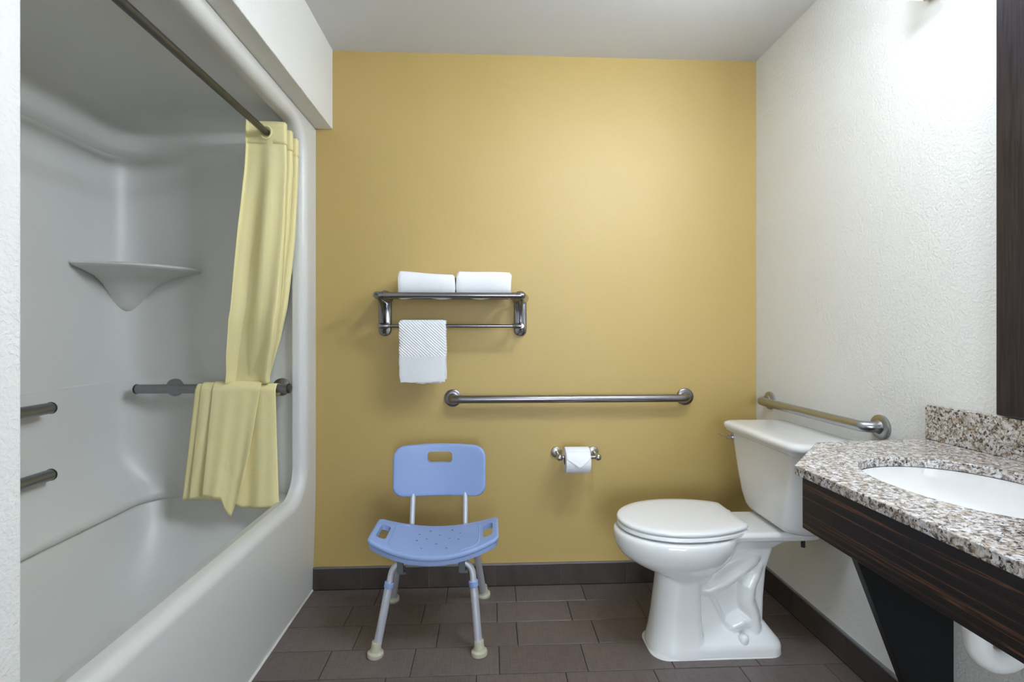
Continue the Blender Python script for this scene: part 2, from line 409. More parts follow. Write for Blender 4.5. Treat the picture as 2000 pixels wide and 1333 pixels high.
# ------------------------------------------------------------------ tub and shower unit
tub = thing('bathtub_shower_unit', (-1.15, 1.5, 0), 'glossy white one-piece fibreglass bathtub and shower surround', 'bathtub')
Y0, Y1 = YS+0.004, YB-0.001
# frame: front face with rounded opening and a bullnose turning inwards (coordinates Y,Z; depth X)
def yz(x, grow, r):
    return [(x, p[0], p[1]) for p in rrect(0.838-grow, 2.130+grow, 0.466-grow, 2.002+grow, r+grow, 10)]
XF = -0.772
rings = []
outer = []
base = yz(XF, 0.034, 0.115)
def to_rect(p):
    """project an opening point radially to the outer rectangle of the face"""
    cy, cz = 1.484, 1.234
    dy, dz = p[1]-cy, p[2]-cz
    t = min((Y1-cy)/abs(dy) if dy > 0 else ((cy-Y0)/abs(dy) if dy < 0 else 9e9), (2.054-cz)/abs(dz) if dz > 0 else ((cz-0.0)/abs(dz) if dz < 0 else 9e9))
    return (cy+dy*t, cz+dz*t)
def nearest_rect(p):
    y_, z_ = p[1], p[2]
    # snap corners so the outer outline is a true rectangle
    return (y_, z_)
# build the face from a grid-free bridge: outer rectangle ring matched point by point
n = len(base); outer = []
for i, p in enumerate(base):
    seg = i // 11; k = i % 11
    cyz = [(Y1, 2.054), (Y0, 2.054), (Y0, 0.0), (Y1, 0.0)][seg]
    t = k/10
    if seg == 0:   q = (Y1, p[2]+(2.054-p[2])*min(1, 2*t)) if t <= 0.5 else (Y1+(p[1]-Y1)*(2*t-1), 2.054)
    elif seg == 1: q = (p[1]+(Y0-p[1])*min(1, 2*t), 2.054) if t <= 0.5 else (Y0, 2.054+(p[2]-2.054)*(2*t-1))
    elif seg == 2: q = (Y0, p[2]+(0-p[2])*min(1, 2*t)) if t <= 0.5 else (Y0+(p[1]-Y0)*(2*t-1), 0.0)
    else:          q = (p[1]+(Y1-p[1])*min(1, 2*t), 0.0) if t <= 0.5 else (Y1, 0+(p[2]-0)*(2*t-1))
    outer.append(q)
lean = lambda z: XF + (XT-XF)*max(0, min(1, (0.46-z)/0.46))      # apron slopes back a little towards the floor
rings.append([(-0.83, q[0], q[1]) for q in outer])
rings.append([(lean(q[1]), q[0], q[1]) for q in outer])
for f_ in (0.75, 0.5, 0.25):
    rings.append([(lean(p[2]+(q[1]-p[2])*f_), p[1]+(q[0]-p[1])*f_, p[2]+(q[1]-p[2])*f_) for p, q in zip(base, outer)])
rb = 0.034
for k in range(0, 9):
    a = PI/2*k/8
    gr = rb*(1-math.sin(a))
    rings.append(yz(XF-rb*(1-math.cos(a)), gr, 0.115))
rings.append(yz(XF-rb-0.02, 0.0, 0.115))
rings.append(yz(XF-rb-0.03, 0.06, 0.115))
obj('front_frame', G().loft(rings, False, False), 'gelcoat', tub, 50)

# surround walls: U-shaped plan lofted upwards, closed by a shallow dome
def ushape(z, insB, insE, xf=-0.80):
    x0 = -1.535+insB; ya, yb = 0.80+insE, 2.160-insE; r = 0.13
    pts = [(xf, yb, z)]
    for k in range(5): pts.append((xf+(x0+r-xf)*(k+1)/6, yb, z))
    for k in range(9):
        a = PI/2*k/8; pts.append((x0+r-r*math.sin(a), yb-r+r*math.cos(a), z))
    for k in range(8): pts.append((x0, yb-r+(ya+2*r-yb)*(k+1)/9, z))
    for k in range(9):
        a = PI/2*k/8; pts.append((x0+r-r*math.cos(a), ya+r-r*math.sin(a), z))
    for k in range(5): pts.append((x0+r+(xf-x0-r)*(k+1)/6, ya, z))
    pts.append((xf, ya, z)); return pts
prof = [(0.450, 0.112, -0.002), (0.456, 0.124, -0.002), (0.464, 0.131, -0.002), (0.478, 0.133, -0.001), (0.490, 0.126, 0.0), (0.502, 0.112, 0.0), (0.56, 0.062, 0.0), (0.63, 0.022, 0.0), (0.72, 0.002, 0.0), (0.9, 0.0, 0.0),
        (0.945, 0.0, 0.0), (0.949, -0.004, -0.002), (0.955, -0.004, -0.002), (1.40, -0.006, -0.003), (1.84, -0.008, -0.004), (1.868, -0.004, 0.0),
        (1.885, 0.018, 0.014), (1.90, 0.030, 0.022), (1.955, 0.034, 0.024), (1.985, 0.050, 0.034), (2.012, 0.085, 0.06), (2.032, 0.14, 0.10), (2.042, 0.21, 0.16)]
rings = [ushape(*p) for p in prof]
g = G(); g.loft(rings, False, True, closed=False)
obj('surround', g, 'gelcoat', tub, 40)

# basin: rim ledge then sloping walls down to the floor
def plan(z, x0, x1, y0, y1, r):
    return [(p[0], p[1], z) for p in rrect(x0, x1, y0, y1, r, 8)]
rings = [plan(0.462, -1.50, -0.795, 0.79, 2.175, 0.13), plan(0.462, -1.45, -0.826, 0.82, 2.168, 0.13), plan(0.456, -1.45, -0.834, 0.83, 2.165, 0.13),
         plan(0.455, -1.430, -0.862, 0.85, 2.164, 0.13), plan(0.449, -1.424, -0.870, 0.86, 2.162, 0.13), plan(0.43, -1.418, -0.878, 0.875, 2.158, 0.13),
         plan(0.36, -1.402, -0.888, 0.90, 2.135, 0.14), plan(0.26, -1.380, -0.90, 0.93, 2.08, 0.16), plan(0.17, -1.352, -0.915, 0.98, 2.00, 0.17),
         plan(0.13, -1.325, -0.94, 1.02, 1.94, 0.16), plan(0.11, -1.29, -0.985, 1.07, 1.88, 0.13), plan(0.104, -1.24, -1.04, 1.13, 1.81, 0.1)]
obj('basin', G().loft(rings, False, True), 'gelcoat', tub, 40)
# corner shelf moulded into the far back corner
cs = G()
def shelf_ring(z, s):
    cxs, cys = -1.53, 2.155
    pts = [(cxs-0.02, cys+0.02, z)]
    for k in range(17):
        a = PI/2*k/16
        px, py = 0.32*s*math.cos(a)**0.95, 0.265*s*math.sin(a)**0.95
        pts.append((cxs+px, cys-py, z))
    return pts
pr = [(1.225, 0.02), (1.235, 0.14), (1.26, 0.20), (1.30, 0.29), (1.34, 0.42), (1.368, 0.58), (1.386, 0.80), (1.394, 0.93), (1.398, 0.98), (1.404, 1.0), (1.410, 0.99), (1.413, 0.97), (1.409, 0.93)]
cs.loft([shelf_ring(z, s) for z, s in pr])
obj('corner_shelf', cs, 'gelcoat', tub, 50)
obj('caulk_bead', G().tube([(XT+0.002, YS+0.01, 0.002), (XT+0.002, YB-0.014, 0.002)], 0.005, 8), 'caulk', tub)

# ------------------------------------------------------------------ grab bars
def grab_bar(p0, p1, nrm, mat, label, group=None, stand=0.057, r=0.0175):
    p0, p1, n_ = Vector(p0), Vector(p1), Vector(nrm)
    root = thing('grab_bar', tuple((p0+p1)/2), label, 'grab bar', group)
    path = fillet_path([p0, p0+n_*stand, p1+n_*stand, p1], [0.038, 0.038], 8)
    obj('bar', G().tube(path, r, 24), mat, root)
    for p in (p0, p1):
        obj('flange', G().lathe([(0.0385, 0.0), (0.0392, 0.003), (0.0385, 0.008), (0.035, 0.011), (0.022, 0.0125), (0.019, 0.016), (0.017, 0.018)], p, n_, 32), mat, root)
    return root
grab_bar((-0.163, YB, 0.852), (0.904, YB, 0.852), (0,-1,0), 'brushed_steel_x', 'long horizontal stainless steel grab bar on the yellow wall')
grab_bar((XR, 2.139, 0.848), (XR, 1.518, 0.848), (-1,0,0), 'brushed_steel_y', 'short stainless steel grab bar on the white wall above the toilet tank')
def end_bar(path0, path1, posts, nrm, wall, label, group=None):
    a, c = Vector(path0), Vector(path1); n_ = Vector(nrm)
    root = thing('grab_bar', tuple((a+c)/2), label, 'grab bar', group)
    d = (c-a).normalized(); r = 0.019
    obj('bar', G().tube([a, a+d*0.001, c-d*0.001, c], [r, r, r, r], 24), 'dark_steel', root)
    for e, s in ((a, -1), (c, 1)):
        obj('end_cap', G().lathe([(0.0185, -0.002), (0.0202, 0.0), (0.0202, 0.004), (0.018, 0.007), (0.012, 0.008)], e, d*s, 24), 'black_plastic', root, label='black end cap')
    for q in posts:
        w_ = Vector(q); k = (a-w_).dot(n_)
        f = obj('flange', G().lathe([(0.037, -0.001), (0.037, 0.006), (0.03, 0.011), (0.014, 0.013), (0.012, 0.016), (0.012, k)], w_, n_, 28), 'dark_steel', root)
    return root
end_bar((-1.437, 2.100, 0.916), (-0.831, 2.100, 0.916), [(-1.322, 2.1625, 0.916), (-0.882, 2.1625, 0.916)], (0,-1,0), 0, 'dark steel grab bar on the shower end wall with the curtain draped over it')
for z, s, lb in ((0.893, 0, 'upper of two dark steel grab bars on the back of the tub surround'), (0.668, 0.017, 'lower of two dark steel grab bars on the back of the tub surround')):
    xw = -1.535 + s
    end_bar((-1.475, 1.742, z), (-1.475, 1.135, z), [(xw, 1.64, z), (xw, 1.24, z)], (1,0,0), 0, lb, 'grab bars on the back of the tub surround')

# ------------------------------------------------------------------ curtain rod and curtain
rod = thing('curtain_rod', (-0.86, 1.47, 1.922), 'straight steel shower curtain rod across the tub opening', 'curtain rod')
obj('rod', G().tube([(-0.86, 0.803, 1.922), (-0.86, 1.4, 1.922), (-0.86, 2.145, 1.922)], 0.0125, 20), 'rod_steel', rod)
for yv, ax in ((0.803, 'Y'), (2.150, '-Y')):
    obj('end_flange', G().lathe([(0.03, 0.0), (0.03, 0.004), (0.02, 0.012), (0.015, 0.02), (0.013, 0.022)], (-0.86, yv, 1.922), ax, 24), 'rod_steel', rod)

cur = thing('shower_curtain', (-0.95, 2.05, 0.4), 'pale yellow fabric shower curtain bunched up and tucked over the grab bar', 'shower curtain')
def lerp(tab, v):
    for (a, x), (c, y_) in zip(tab, tab[1:]):
        if v <= c: return x+(y_-x)*(v-a)/(c-a)
    return tab[-1][1]
LE = [(1.965, -0.927), (1.80, -0.940), (1.55, -0.970), (1.25, -1.010), (1.05, -1.050), (0.93, -1.072)]
RI = [(1.965, -0.792), (1.80, -0.792), (1.55, -0.806), (1.25, -0.836), (1.12, -0.862), (1.03, -0.888), (0.97, -0.905), (0.93, -0.905)]
YA = [(1.965, 1.950), (1.55, 1.972), (1.2, 2.01), (1.05, 2.055), (0.98, 2.085), (0.93, 2.092)]
YZ = [(1.965, 2.128), (1.55, 2.128), (1.2, 2.122), (1.0, 2.125), (0.93, 2.125)]
def tab(t, z): return lerp([(-a, c) for a, c in t], -z)
NU, NV, NP = 160, 70, 6
pts = []; fs = []
for j in range(NV+1):
    z = 1.965+(0.938-1.965)*j/NV
    le, ri, ya, yb2 = tab(LE, z), tab(RI, z), tab(YA, z), tab(YZ, z)
    c0, w0 = (le+ri)/2, (ri-le)/2
    soft = min(1.0, (1.965-z)/0.5)
    for i in range(NU+1):
        u = i/NU; s = u*NP
        ph = PI*s
        q = -math.cos(ph); sq = 1.35+0.2*soft
        q = max(-1, min(1, q*sq)) if abs(q*sq) < 0.8 else math.copysign(0.8+0.2*math.tanh((abs(q*sq)-0.8)/0.2), q)
        wv = 1.0-0.16*u*soft*(0.5+0.5*math.sin(7*u+3*z)) if q > 0 else 1.0
        x = c0 + w0*q*wv
        # panels stay square to the rod at the top; the front panel is a little wavy lower down
        yy = ya+(yb2-ya)*(u+0.028*math.sin(2*ph)) + 0.006*soft*math.sin(9*u*3+z*5)*math.sin(z*3)
        if s < 1: yy += soft*(0.014*math.sin(q*3.0+z*2.2)+0.010*math.sin(q*6.5-z*1.5))
        zz = z + (0.004*math.sin(13*u+1) - 0.028*u*0.9 if j == 0 else 0)
        if j < 6: zz = z - 0.022*u*(1-j/6)
        pts.append((x, yy, zz))
for j in range(NV):
    for i in range(NU):
        a = j*(NU+1)+i; fs.append((a, a+1, a+NU+2, a+NU+1))
up = obj('upper_drape', G().add(pts, fs), 'curtain_cloth', cur, 80)
sol = up.modifiers.new('thick', 'SOLIDIFY'); sol.thickness = 0.0012
# hem band stitched around the top
pts = []; fs = []
for j in range(5):
    z = 1.967-0.085*j/4
    le, ri, ya, yb2 = tab(LE, z)-0.0015, tab(RI, z)+0.002, tab(YA, z)-0.0025, tab(YZ, z)
    c0, w0 = (le+ri)/2, (ri-le)/2
    for i in range(NU+1):
        u = i/NU; ph = PI*u*NP; q = -math.cos(ph); sq = 1.35+0.2*min(1.0, (1.967-z)/0.5)
        q = max(-1, min(1, q*sq)) if abs(q*sq) < 0.8 else math.copysign(0.8+0.2*math.tanh((abs(q*sq)-0.8)/0.2), q)
        pts.append((c0+w0*q, ya+(yb2-ya)*(u+0.028*math.sin(2*ph)), z-0.022*u*(1-j*0.014/0.105*1.2)))
for j in range(4):
    for i in range(NU):
        a = j*(NU+1)+i; fs.append((a, a+1, a+NU+2, a+NU+1))
hm = obj('top_hem', G().add(pts, fs), 'curtain_cloth', up, 80)
sol = hm.modifiers.new('thick', 'SOLIDIFY'); sol.thickness = 0.001
# grommet on the front panel where the rod passes
gp = []
for k in range(33):
    a = 2*PI*k/32; gp.append((-0.86+0.021*math.cos(a), 1.9585+0.001*math.sin(a), 1.921+0.024*math.sin(a)))
obj('grommet', G().tube(gp, 0.004, 10, False), 'curtain_cloth', up)

# lower part draped over the bar: three overlapping panels
def panel(name, xt, xb, yoff, hem, nu=40, waves=(), tuck=0.0):
    pts = []; fs = []; prof = []
    yb3, zb, rr = 2.100, 0.916, 0.0215+yoff
    for k in range(7): prof.append(('b', 0.03*(1-k/6)))                       # behind the bar
    for k in range(1, 12): prof.append(('r', PI*k/12))                         # over the bar
    for k in range(41): prof.append(('f', k/40))                               # hanging in front
    for kind, t in prof:
        for i in range(nu+1):
            u = i/nu
            hz = lerp(hem, u)
            if kind == 'b': d = -t; y_, z_ = yb3+rr, zb-t; fr = 0
            elif kind == 'r': y_, z_ = yb3+rr*math.cos(t), zb+rr*math.sin(t); fr = 0
            else:
                fr = t; z_ = zb+(hz-zb)*t
                y_ = yb3-rr
                for (am, fq, ph) in waves: y_ -= am*(0.25+0.75*t)*(0.5+0.5*math.sin(fq*u*2*PI+ph+1.2*t))
                y_ -= tuck*max(0, t-0.72)/0.28*math.sin(u*PI)
            x = (xt[0]+(xt[1]-xt[0])*u)*(1-fr)+(xb[0]+(xb[1]-xb[0])*u)*fr
            pts.append((x, y_, z_))
    for j in range(len(prof)-1):
        for i in range(nu):
            a = j*(nu+1)+i; fs.append((a, a+1, a+nu+2, a+nu+1))
    o = obj(name, G().add(pts, fs), 'curtain_cloth', cur, 80)
    s_ = o.modifiers.new('thick', 'SOLIDIFY'); s_.thickness = 0.0012
    return o
panel('lower_drape', (-1.192, -0.872), (-1.232, -0.856), 0.0, [(0, 0.472), (0.42, 0.466), (0.5, 0.455), (0.6, 0.432), (0.8, 0.432), (1, 0.437)], 72, [(0.016, 2.3, 0.6), (0.006, 5.1, 1.0)])
panel('lower_drape', (-1.168, -1.10), (-1.205, -1.13), 0.006, [(0, 0.478), (1, 0.470)], 24, [(0.020, 0.8, 0.0)])
panel('lower_drape', (-1.120, -0.930), (-1.150, -0.985), 0.010, [(0, 0.492), (0.25, 0.486), (0.45, 0.478), (0.55, 0.43), (0.68, 0.405), (0.78, 0.455), (1, 0.56)], 48, [(0.016, 0.9, 0.3), (0.005, 3.3, 0.4)], 0.02)

# ------------------------------------------------------------------ towel shelf
sh = thing('towel_shelf', (-0.16, YB, 1.13), 'chrome hotel towel shelf with a lower towel bar on the yellow wall', 'towel shelf')
def yzplate(xc, hw, z0, z1, y0, y1, n=10):
    out2 = [(xc+p[0], p[1]) for p in rrect(-hw, hw, z0, z1, hw*0.98, n)]
    return out2
for xc, sgn in ((-0.465, -1), (0.142, 1)):
    rings = []
    for y_, gr in ((YB-0.0005, 0.0), (YB-0.010, 0.0), (YB-0.014, -0.002), (YB-0.016, -0.005)):
        rings.append([(p[0], y_, p[1]) for p in yzplate(xc, 0.0285+gr, 1.131-gr, 1.336+gr, 0, 0)])
    pl = obj('bracket_plate', G().loft(rings), 'satin_chrome', sh, 35)
    obj('screw', G().lathe([(0.0085, 0), (0.0085, 0.002), (0.006, 0.003), (0.0025, 0.002)], (xc, YB-0.016, 1.152), '-Y', 16), 'black_plastic', pl)
    # curved web from the plate to the shelf arm (thin gusset)
    g = G(); P = []
    N = 14
    curve = []
    for k in range(N+1):
        t = k/N
        curve.append((YB-0.012-0.165*t**1.15, 1.172+0.122*(1-(1-t)**2.4)))
    top = [(YB-0.012-0.165*k/N, 1.312) for k in range(N+1)]
    for xx in (xc-0.007, xc+0.007):
        P += [(xx, a, c) for a, c in curve] + [(xx, a, c) for a, c in top]
    m1 = N+1; F = []
    for s0 in (0, 2*m1):
        for k in range(N): F.append((s0+k, s0+k+1, s0+m1+k+1, s0+m1+k))
    for k in range(N):
        F.append((k, k+1, 2*m1+k+1, 2*m1+k)); F.append((m1+k, m1+k+1, 3*m1+k+1, 3*m1+k))
    F.append((0, m1, 3*m1, 2*m1)); F.append((N, m1+N, 3*m1+N, 2*m1+N))
    g.add(P, F)
    obj('gusset', g, 'satin_chrome', sh, 30, bevel=0.003)
    # arm, flattened and tapering out to the front bar
    rings = []
    for t in [k/12 for k in range(13)]:
        y_ = YB-0.010-0.177*t; hx_ = 0.026*(1-t)**1.4+0.012; hz_ = 0.017*(1-t)+0.0115; zc = 1.302
        rings.append([(xc+hx_*math.cos(a), y_, zc+hz_*math.sin(a)) for a in [2*PI*k/20 for k in range(20)]])
    obj('arm', G().loft(rings), 'satin_chrome', sh, 50)
    obj('bar_end', G().lathe([(0.0135, -0.03), (0.0150, -0.012), (0.0145, 0.0), (0.011, 0.007), (0.006, 0.011), (0.001, 0.0125)], (xc, 2.07, 1.302), (sgn, 0, 0), 20), 'satin_chrome', sh)
    # post for the lower towel bar
    obj('bar_post', G().tube([(xc, YB-0.012, 1.176), (xc, 2.20, 1.176), (xc, 2.150, 1.176), (xc, 2.140, 1.176)], [0.017, 0.0125, 0.0125, 0.009], 20), 'satin_chrome', sh)
    obj('bar_socket', G().tube([(xc, 2.15, 1.176), (xc-sgn*0.03, 2.15, 1.176), (xc-sgn*0.04, 2.15, 1.176)], [0.0125, 0.012, 0.0085], 18), 'satin_chrome', sh)
obj('shelf_bar', G().tube([(-0.45, 2.07, 1.302), (-0.16, 2.07, 1.302), (0.13, 2.07, 1.302)], 0.0125, 20), 'satin_chrome', sh)
for y_ in (2.145, 2.205):
    obj('shelf_rod', G().tube([(-0.463, y_, 1.299), (-0.16, y_, 1.299), (0.14, y_, 1.299)], 0.0045, 12), 'satin_chrome', sh)
obj('towel_bar', G().tube([(-0.43, 2.15, 1.176), (-0.16, 2.15, 1.176), (0.107, 2.15, 1.176)], 0.0078, 16), 'satin_chrome', sh)

# ------------------------------------------------------------------ folded towels
def folded_towel(x0, x1, y0, y1, z0, z1, sag, label, seed):
    root = thing('folded_towel', ((x0+x1)/2, (y0+y1)/2, z0), label, 'towel', 'folded towels on the shelf')
    rnd = random.Random(seed)
    th = 0.021
    # ribbon centre line in Y,Z: inner leaf, round the back, outer leaf wrapping the front
    zc0, zc1 = z0+th/2, z1-th/2
    mid = (z0+z1)/2
    cl = []
    def add(p): cl.append(p)
    n_ = 12
    for k in range(n_+1): add((y0+0.04+(y1-0.03-y0-0.04)*k/n_, mid-0.012))      # inner layer
    for k in range(1, 9):
        a = PI*k/8; r_ = (zc1-(mid-0.012))/2; add((y1-0.03+r_*0.8*math.sin(a), mid-0.012+r_*(1-math.cos(a))))
    for k in range(1, n_+1): add((y1-0.03+(y0+0.034-y1+0.03)*k/n_, zc1))          # top layer to the front
    for k in range(1, 13):
        a = PI*k/12; r_ = (zc1-zc0)/2; add((y0+0.034-0.026*math.sin(a)**0.8, zc1-r_*(1-math.cos(a))))
    for k in range(1, n_+1): add((y0+0.034+(y1-0.02-y0-0.034)*k/n_, zc0))          # bottom layer back
    C = [Vector((0, *p)) for p in cl]; NX = 26; L = len(C)
    g = G(); rings = []
    for i in range(NX+1):
        u = i/NX; x = x0+(x1-x0)*u
        e = max(0, 1-min(u, 1-u)/0.045)
        t2 = th/2*(1-0.35*e*e)
        outl = []; inl = []
        for k in range(L):
            a = C[max(0, k-1)]; c = C[min(L-1, k+1)]; tg = (c-a).normalized(); nn = Vector((0, -tg.z, tg.y))
            dz = sag*(u-0.5)*((C[k].z-z0)/(z1-z0)) - 0.006*e*e*((C[k].z-z0)/(z1-z0)) + 0.002*math.sin(5*u+k*0.2+seed)*((C[k].z-z0)/(z1-z0))
            dy = 0.0025*math.sin(7*u+seed*2+k*0.1)
            if C[k].z < z0+0.5*th+0.004: dz -= 0.016*math.exp(-((C[k].y-y0-0.028)/0.018)**2)*(0.8+0.3*math.sin(9*u+seed))
            p = C[k]+Vector((x, dy, dz))
            p.x = x+0.002*math.sin(k*0.5+seed)*(1 if abs(u-0.5) > 0.45 else 0)
            outl.append(tuple(p+nn*t2)); inl.append(tuple(p-nn*t2))
        rings.append(outl+inl[::-1])
    g.loft(rings)
    obj('terry_fold', g, 'terry', root, 60)
    return root
folded_towel(-0.380, -0.143, 2.086, 2.235, 1.3040, 1.400, -0.014, 'left folded white terry towel on the chrome shelf', 1)
folded_towel(-0.136, 0.094, 2.086, 2.235, 1.3040, 1.406, -0.008, 'right folded white terry towel on the chrome shelf', 4)

# hand towel over the lower bar
ht = thing('hand_towel', (-0.283, 2.15, 1.19), 'white ribbed hand towel hanging folded over the lower towel bar', 'towel')
def hang(name, x0, x1, r, zf, zb_, th, mat, seed, skew=0.0):
    prof = []
    for k in range(17): prof.append((2.15+r, zb_+(1.176-zb_)*k/16))
    for k in range(1, 12): a = PI*k/12; prof.append((2.15+r*math.cos(a), 1.176+r*math.sin(a)))
    for k in range(31): prof.append((2.15-r-0.004*math.sin(k/30*PI), 1.176+(zf-1.176)*k/30))
    NX = 24; L = len(prof); rings = []
    for i in range(NX+1):
        u = i/NX; o_ = []; n2 = []
        for k in range(L):
            a = prof[max(0,k-1)]; c = prof[min(L-1,k+1)]; tg = Vector((0, c[0]-a[0], c[1]-a[1])).normalized(); nn = Vector((0, tg.z, -tg.y))
            fr = max(0, (k-28)/30)
            x = x0+(x1-x0)*u + fr*(0.004*math.sin(5*fr+seed)*(1-u) - (0.004*u-0.006*(1-u))*fr) + 0.0012*math.sin(k*0.9)*(1 if i in (0, NX) else 0)
            e = max(0, 1-min(u, 1-u)/0.06); t2 = th/2*(1-0.5*e*e)
            p = Vector((x, prof[k][0]+fr*0.003*math.sin(6*u+seed), prof[k][1]+fr*skew*(u-0.5)+fr*0.0015*math.sin(17*u)))
            o_.append(tuple(p+nn*t2)); n2.append(tuple(p-nn*t2))
        rings.append(o_+n2[::-1])
    return obj(name, G().loft(rings), mat, ht, 60)
hang('outer_fold', -0.381, -0.184, 0.0205, 0.937, 0.945, 0.012, 'terry_ribbed', 1, 0.004)
hang('inner_fold', -0.318, -0.205, 0.0125, 0.931, 0.929, 0.006, 'terry', 3, 0.006)

# ------------------------------------------------------------------ toilet paper
tp = thing('paper_holder', (0.392, YB, 0.603), 'chrome two-post toilet paper holder on the yellow wall', 'paper holder')
for xc in (0.307, 0.476):
    obj('wall_disc', G().lathe([(0.0245, 0.0), (0.0250, 0.003), (0.0235, 0.008), (0.017, 0.011), (0.010, 0.0125)], (xc, YB, 0.603), '-Y', 28), 'nickel', tp)
    obj('post', G().tube([(xc, YB-0.008, 0.603), (xc, 2.165, 0.603)], 0.0075, 16), 'chrome', tp)
    obj('ball_end', G().ball((xc, 2.150, 0.603), 0.0155), 'chrome', tp)
obj('roller', G().tube([(0.318, 2.150, 0.603), (0.39, 2.150, 0.603), (0.465, 2.150, 0.603)], 0.0075, 16), 'chrome', tp)
roll = thing('toilet_roll', (0.38, 2.150, 0.592), 'white toilet paper roll with the loose sheet folded to a point', 'toilet roll')
RC = (2.150, 0.592)
def ringx(x, r, n_=48): return [(x, RC[0]+r*math.cos(a), RC[1]+r*math.sin(a)) for a in [2*PI*k/n_ for k in range(n_)]]
rr_ = [ringx(0.329, 0.021), ringx(0.329, 0.0545), ringx(0.331, 0.056), ringx(0.38, 0.0562), ringx(0.433, 0.056), ringx(0.435, 0.0545), ringx(0.435, 0.021), ringx(0.329, 0.021)]
obj('paper', G().loft(rr_, False, False), 'paper', roll, 35)
obj('core', G().loft([ringx(0.3288, 0.0205), ringx(0.4352, 0.0205), ringx(0.4352, 0.019), ringx(0.3288, 0.019), ringx(0.3288, 0.0205)], False, False), 'cardboard', roll, 35)
# folded point: triangle lying on the front of the roll
P = []; F = []
NR, NC = 18, 10
for j in range(NR+1):
    t = j/NR; dl = 0.9-1.22*t                     # angle above the horizontal on the front of the roll
    k_ = max(0, (t-0.52)/0.48)
    xa = 0.3295+(0.386-0.3295)*k_; xb = 0.4345+(0.389-0.4345)*k_
    for i in range(NC+1):
        rad = 0.0568+0.0065*k_**1.5
        P.append((xa+(xb-xa)*i/NC, RC[0]-rad*math.cos(dl), RC[1]+rad*math.sin(dl)))
for j in range(NR):
    for i in range(NC):
        a = j*(NC+1)+i; F.append((a, a+1, a+NC+2, a+NC+1))
fl = obj('folded_sheet', G().add(P, F), 'paper', roll, 50)
s_ = fl.modifiers.new('thick', 'SOLIDIFY'); s_.thickness = 0.0006

# ------------------------------------------------------------------ shower chair
CX, CY = -0.200, 1.890
ch = thing('shower_chair', (CX, 1.97, 0), 'blue plastic shower chair with handled seat and aluminium legs', 'chair')
def slab(name, outline, thick, curve, edge, axis='Z', rings_n=12):
    """solid panel: concentric rings from the outline to the centre on both faces, rounded edge"""
    cx = sum(p[0] for p in outline)/len(outline); cy = sum(p[1] for p in outline)/len(outline)
    rg = []
    def ring(s, h): return [curve(cx+(p[0]-cx)*s, cy+(p[1]-cy)*s, h) for p in outline]
    ext = max(abs(p[0]-cx) for p in outline); d = edge/ext
    fs_ = [0.04]+[k/rings_n for k in range(1, rings_n)]
    for s in fs_: rg.append(ring(s*(1-d), thick/2))
    for k in range(0, 9):
        a = PI/2 - PI*k/8
        rg.append(ring(1-d+d*math.cos(a), thick/2*math.sin(a)))
    for s in reversed(fs_): rg.append(ring(s*(1-d), -thick/2))
    return G().loft(rg)
# seat outline (local x,y)
hw = 0.236
outl = []
def halfd(x): return 0.142-0.040*(abs(x)/hw)**2.2
NSEG = 40; rc = 0.028
front = []
for k in range(NSEG+1):
    x = -hw+rc+(2*hw-2*rc)*k/NSEG; front.append((x, -halfd(x)))
right = [(hw-rc+rc*math.sin(a), -halfd(hw-rc)+rc-rc*math.cos(a)) for a in [PI/2*k/6 for k in range(1, 7)]]
right2 = [(hw-rc+rc*math.cos(a), halfd(hw-rc)-rc+rc*math.sin(a)) for a in [PI/2*k/6 for k in range(0, 7)]]
sidepts = [(hw, -halfd(hw-rc)+rc+(2*halfd(hw-rc)-2*rc)*k/8) for k in range(1, 8)]
half = front+right+sidepts+right2
back_ = [(-p[0], -p[1]) for p in half]
outl = half+back_
zseat = lambda x: 0.352+0.052*(abs(x)/hw)**2.0
gs = slab('seat', outl, 0.020, lambda x, y_, h: (CX+x, CY+y_, zseat(x)+h), 0.010)
seat = obj('seat', gs, 'blue_plastic', ch, 40)
# skirt under the front edge seen as a double line
cut = []
def cutter(rings):
    c = obj('cutter', G().loft(rings), 'blue_plastic', ch, 0); cut.append(c); return c
for s in (-1, 1):
    x0, x1 = sorted((s*0.178, s*0.214))
    c = cutter([[(CX+p[0], CY+p[1], z) for p in rrect(x0, x1, -0.058, 0.058, 0.013, 5)] for z in (0.30, 0.46)])
    md = seat.modifiers.new('cut', 'BOOLEAN'); md.object = c; md.operation = 'DIFFERENCE'; md.solver = 'EXACT'
for (hx, hy) in [(-0.03,0.085),(0.055,0.085),(-0.068,0.045),(0.01,0.045),(0.088,0.045),(-0.036,0.01),(0.05,0.01),(-0.07,-0.012),(0.085,-0.01),(0.005,-0.035),(-0.045,-0.075),(0.045,-0.075)]:
    c = cutter([[(CX+hx+0.0042*math.cos(a), CY+hy+0.0042*math.sin(a), z) for a in [2*PI*k/10 for k in range(10)]] for z in (0.30, 0.46)])
    md = seat.modifiers.new('cut', 'BOOLEAN'); md.object = c; md.operation = 'DIFFERENCE'; md.solver = 'EXACT'
bake(seat)
seat.data.shade_smooth(); seat.data.set_sharp_from_angle(angle=math.radians(40))
for c in cut: bpy.data.objects.remove(c)
cut.clear()
# raised moulded line between the sitting area and each handle
for s in (-1, 1):
    pth = fillet_path([(s*0.100, -0.112, 0), (s*0.163, -0.100, 0), (s*0.163, 0.098, 0), (s*0.100, 0.112, 0)], [0.03, 0.03], 6)
    dens = []
    for a, c in zip(pth, pth[1:]):
        for k in range(4): dens.append((a[0]+(c[0]-a[0])*k/4, a[1]+(c[1]-a[1])*k/4))
    obj('moulded_rib', G().tube([(CX+p[0], CY+p[1], zseat(p[0])+0.0092) for p in dens], 0.003, 8), 'blue_plastic', seat)
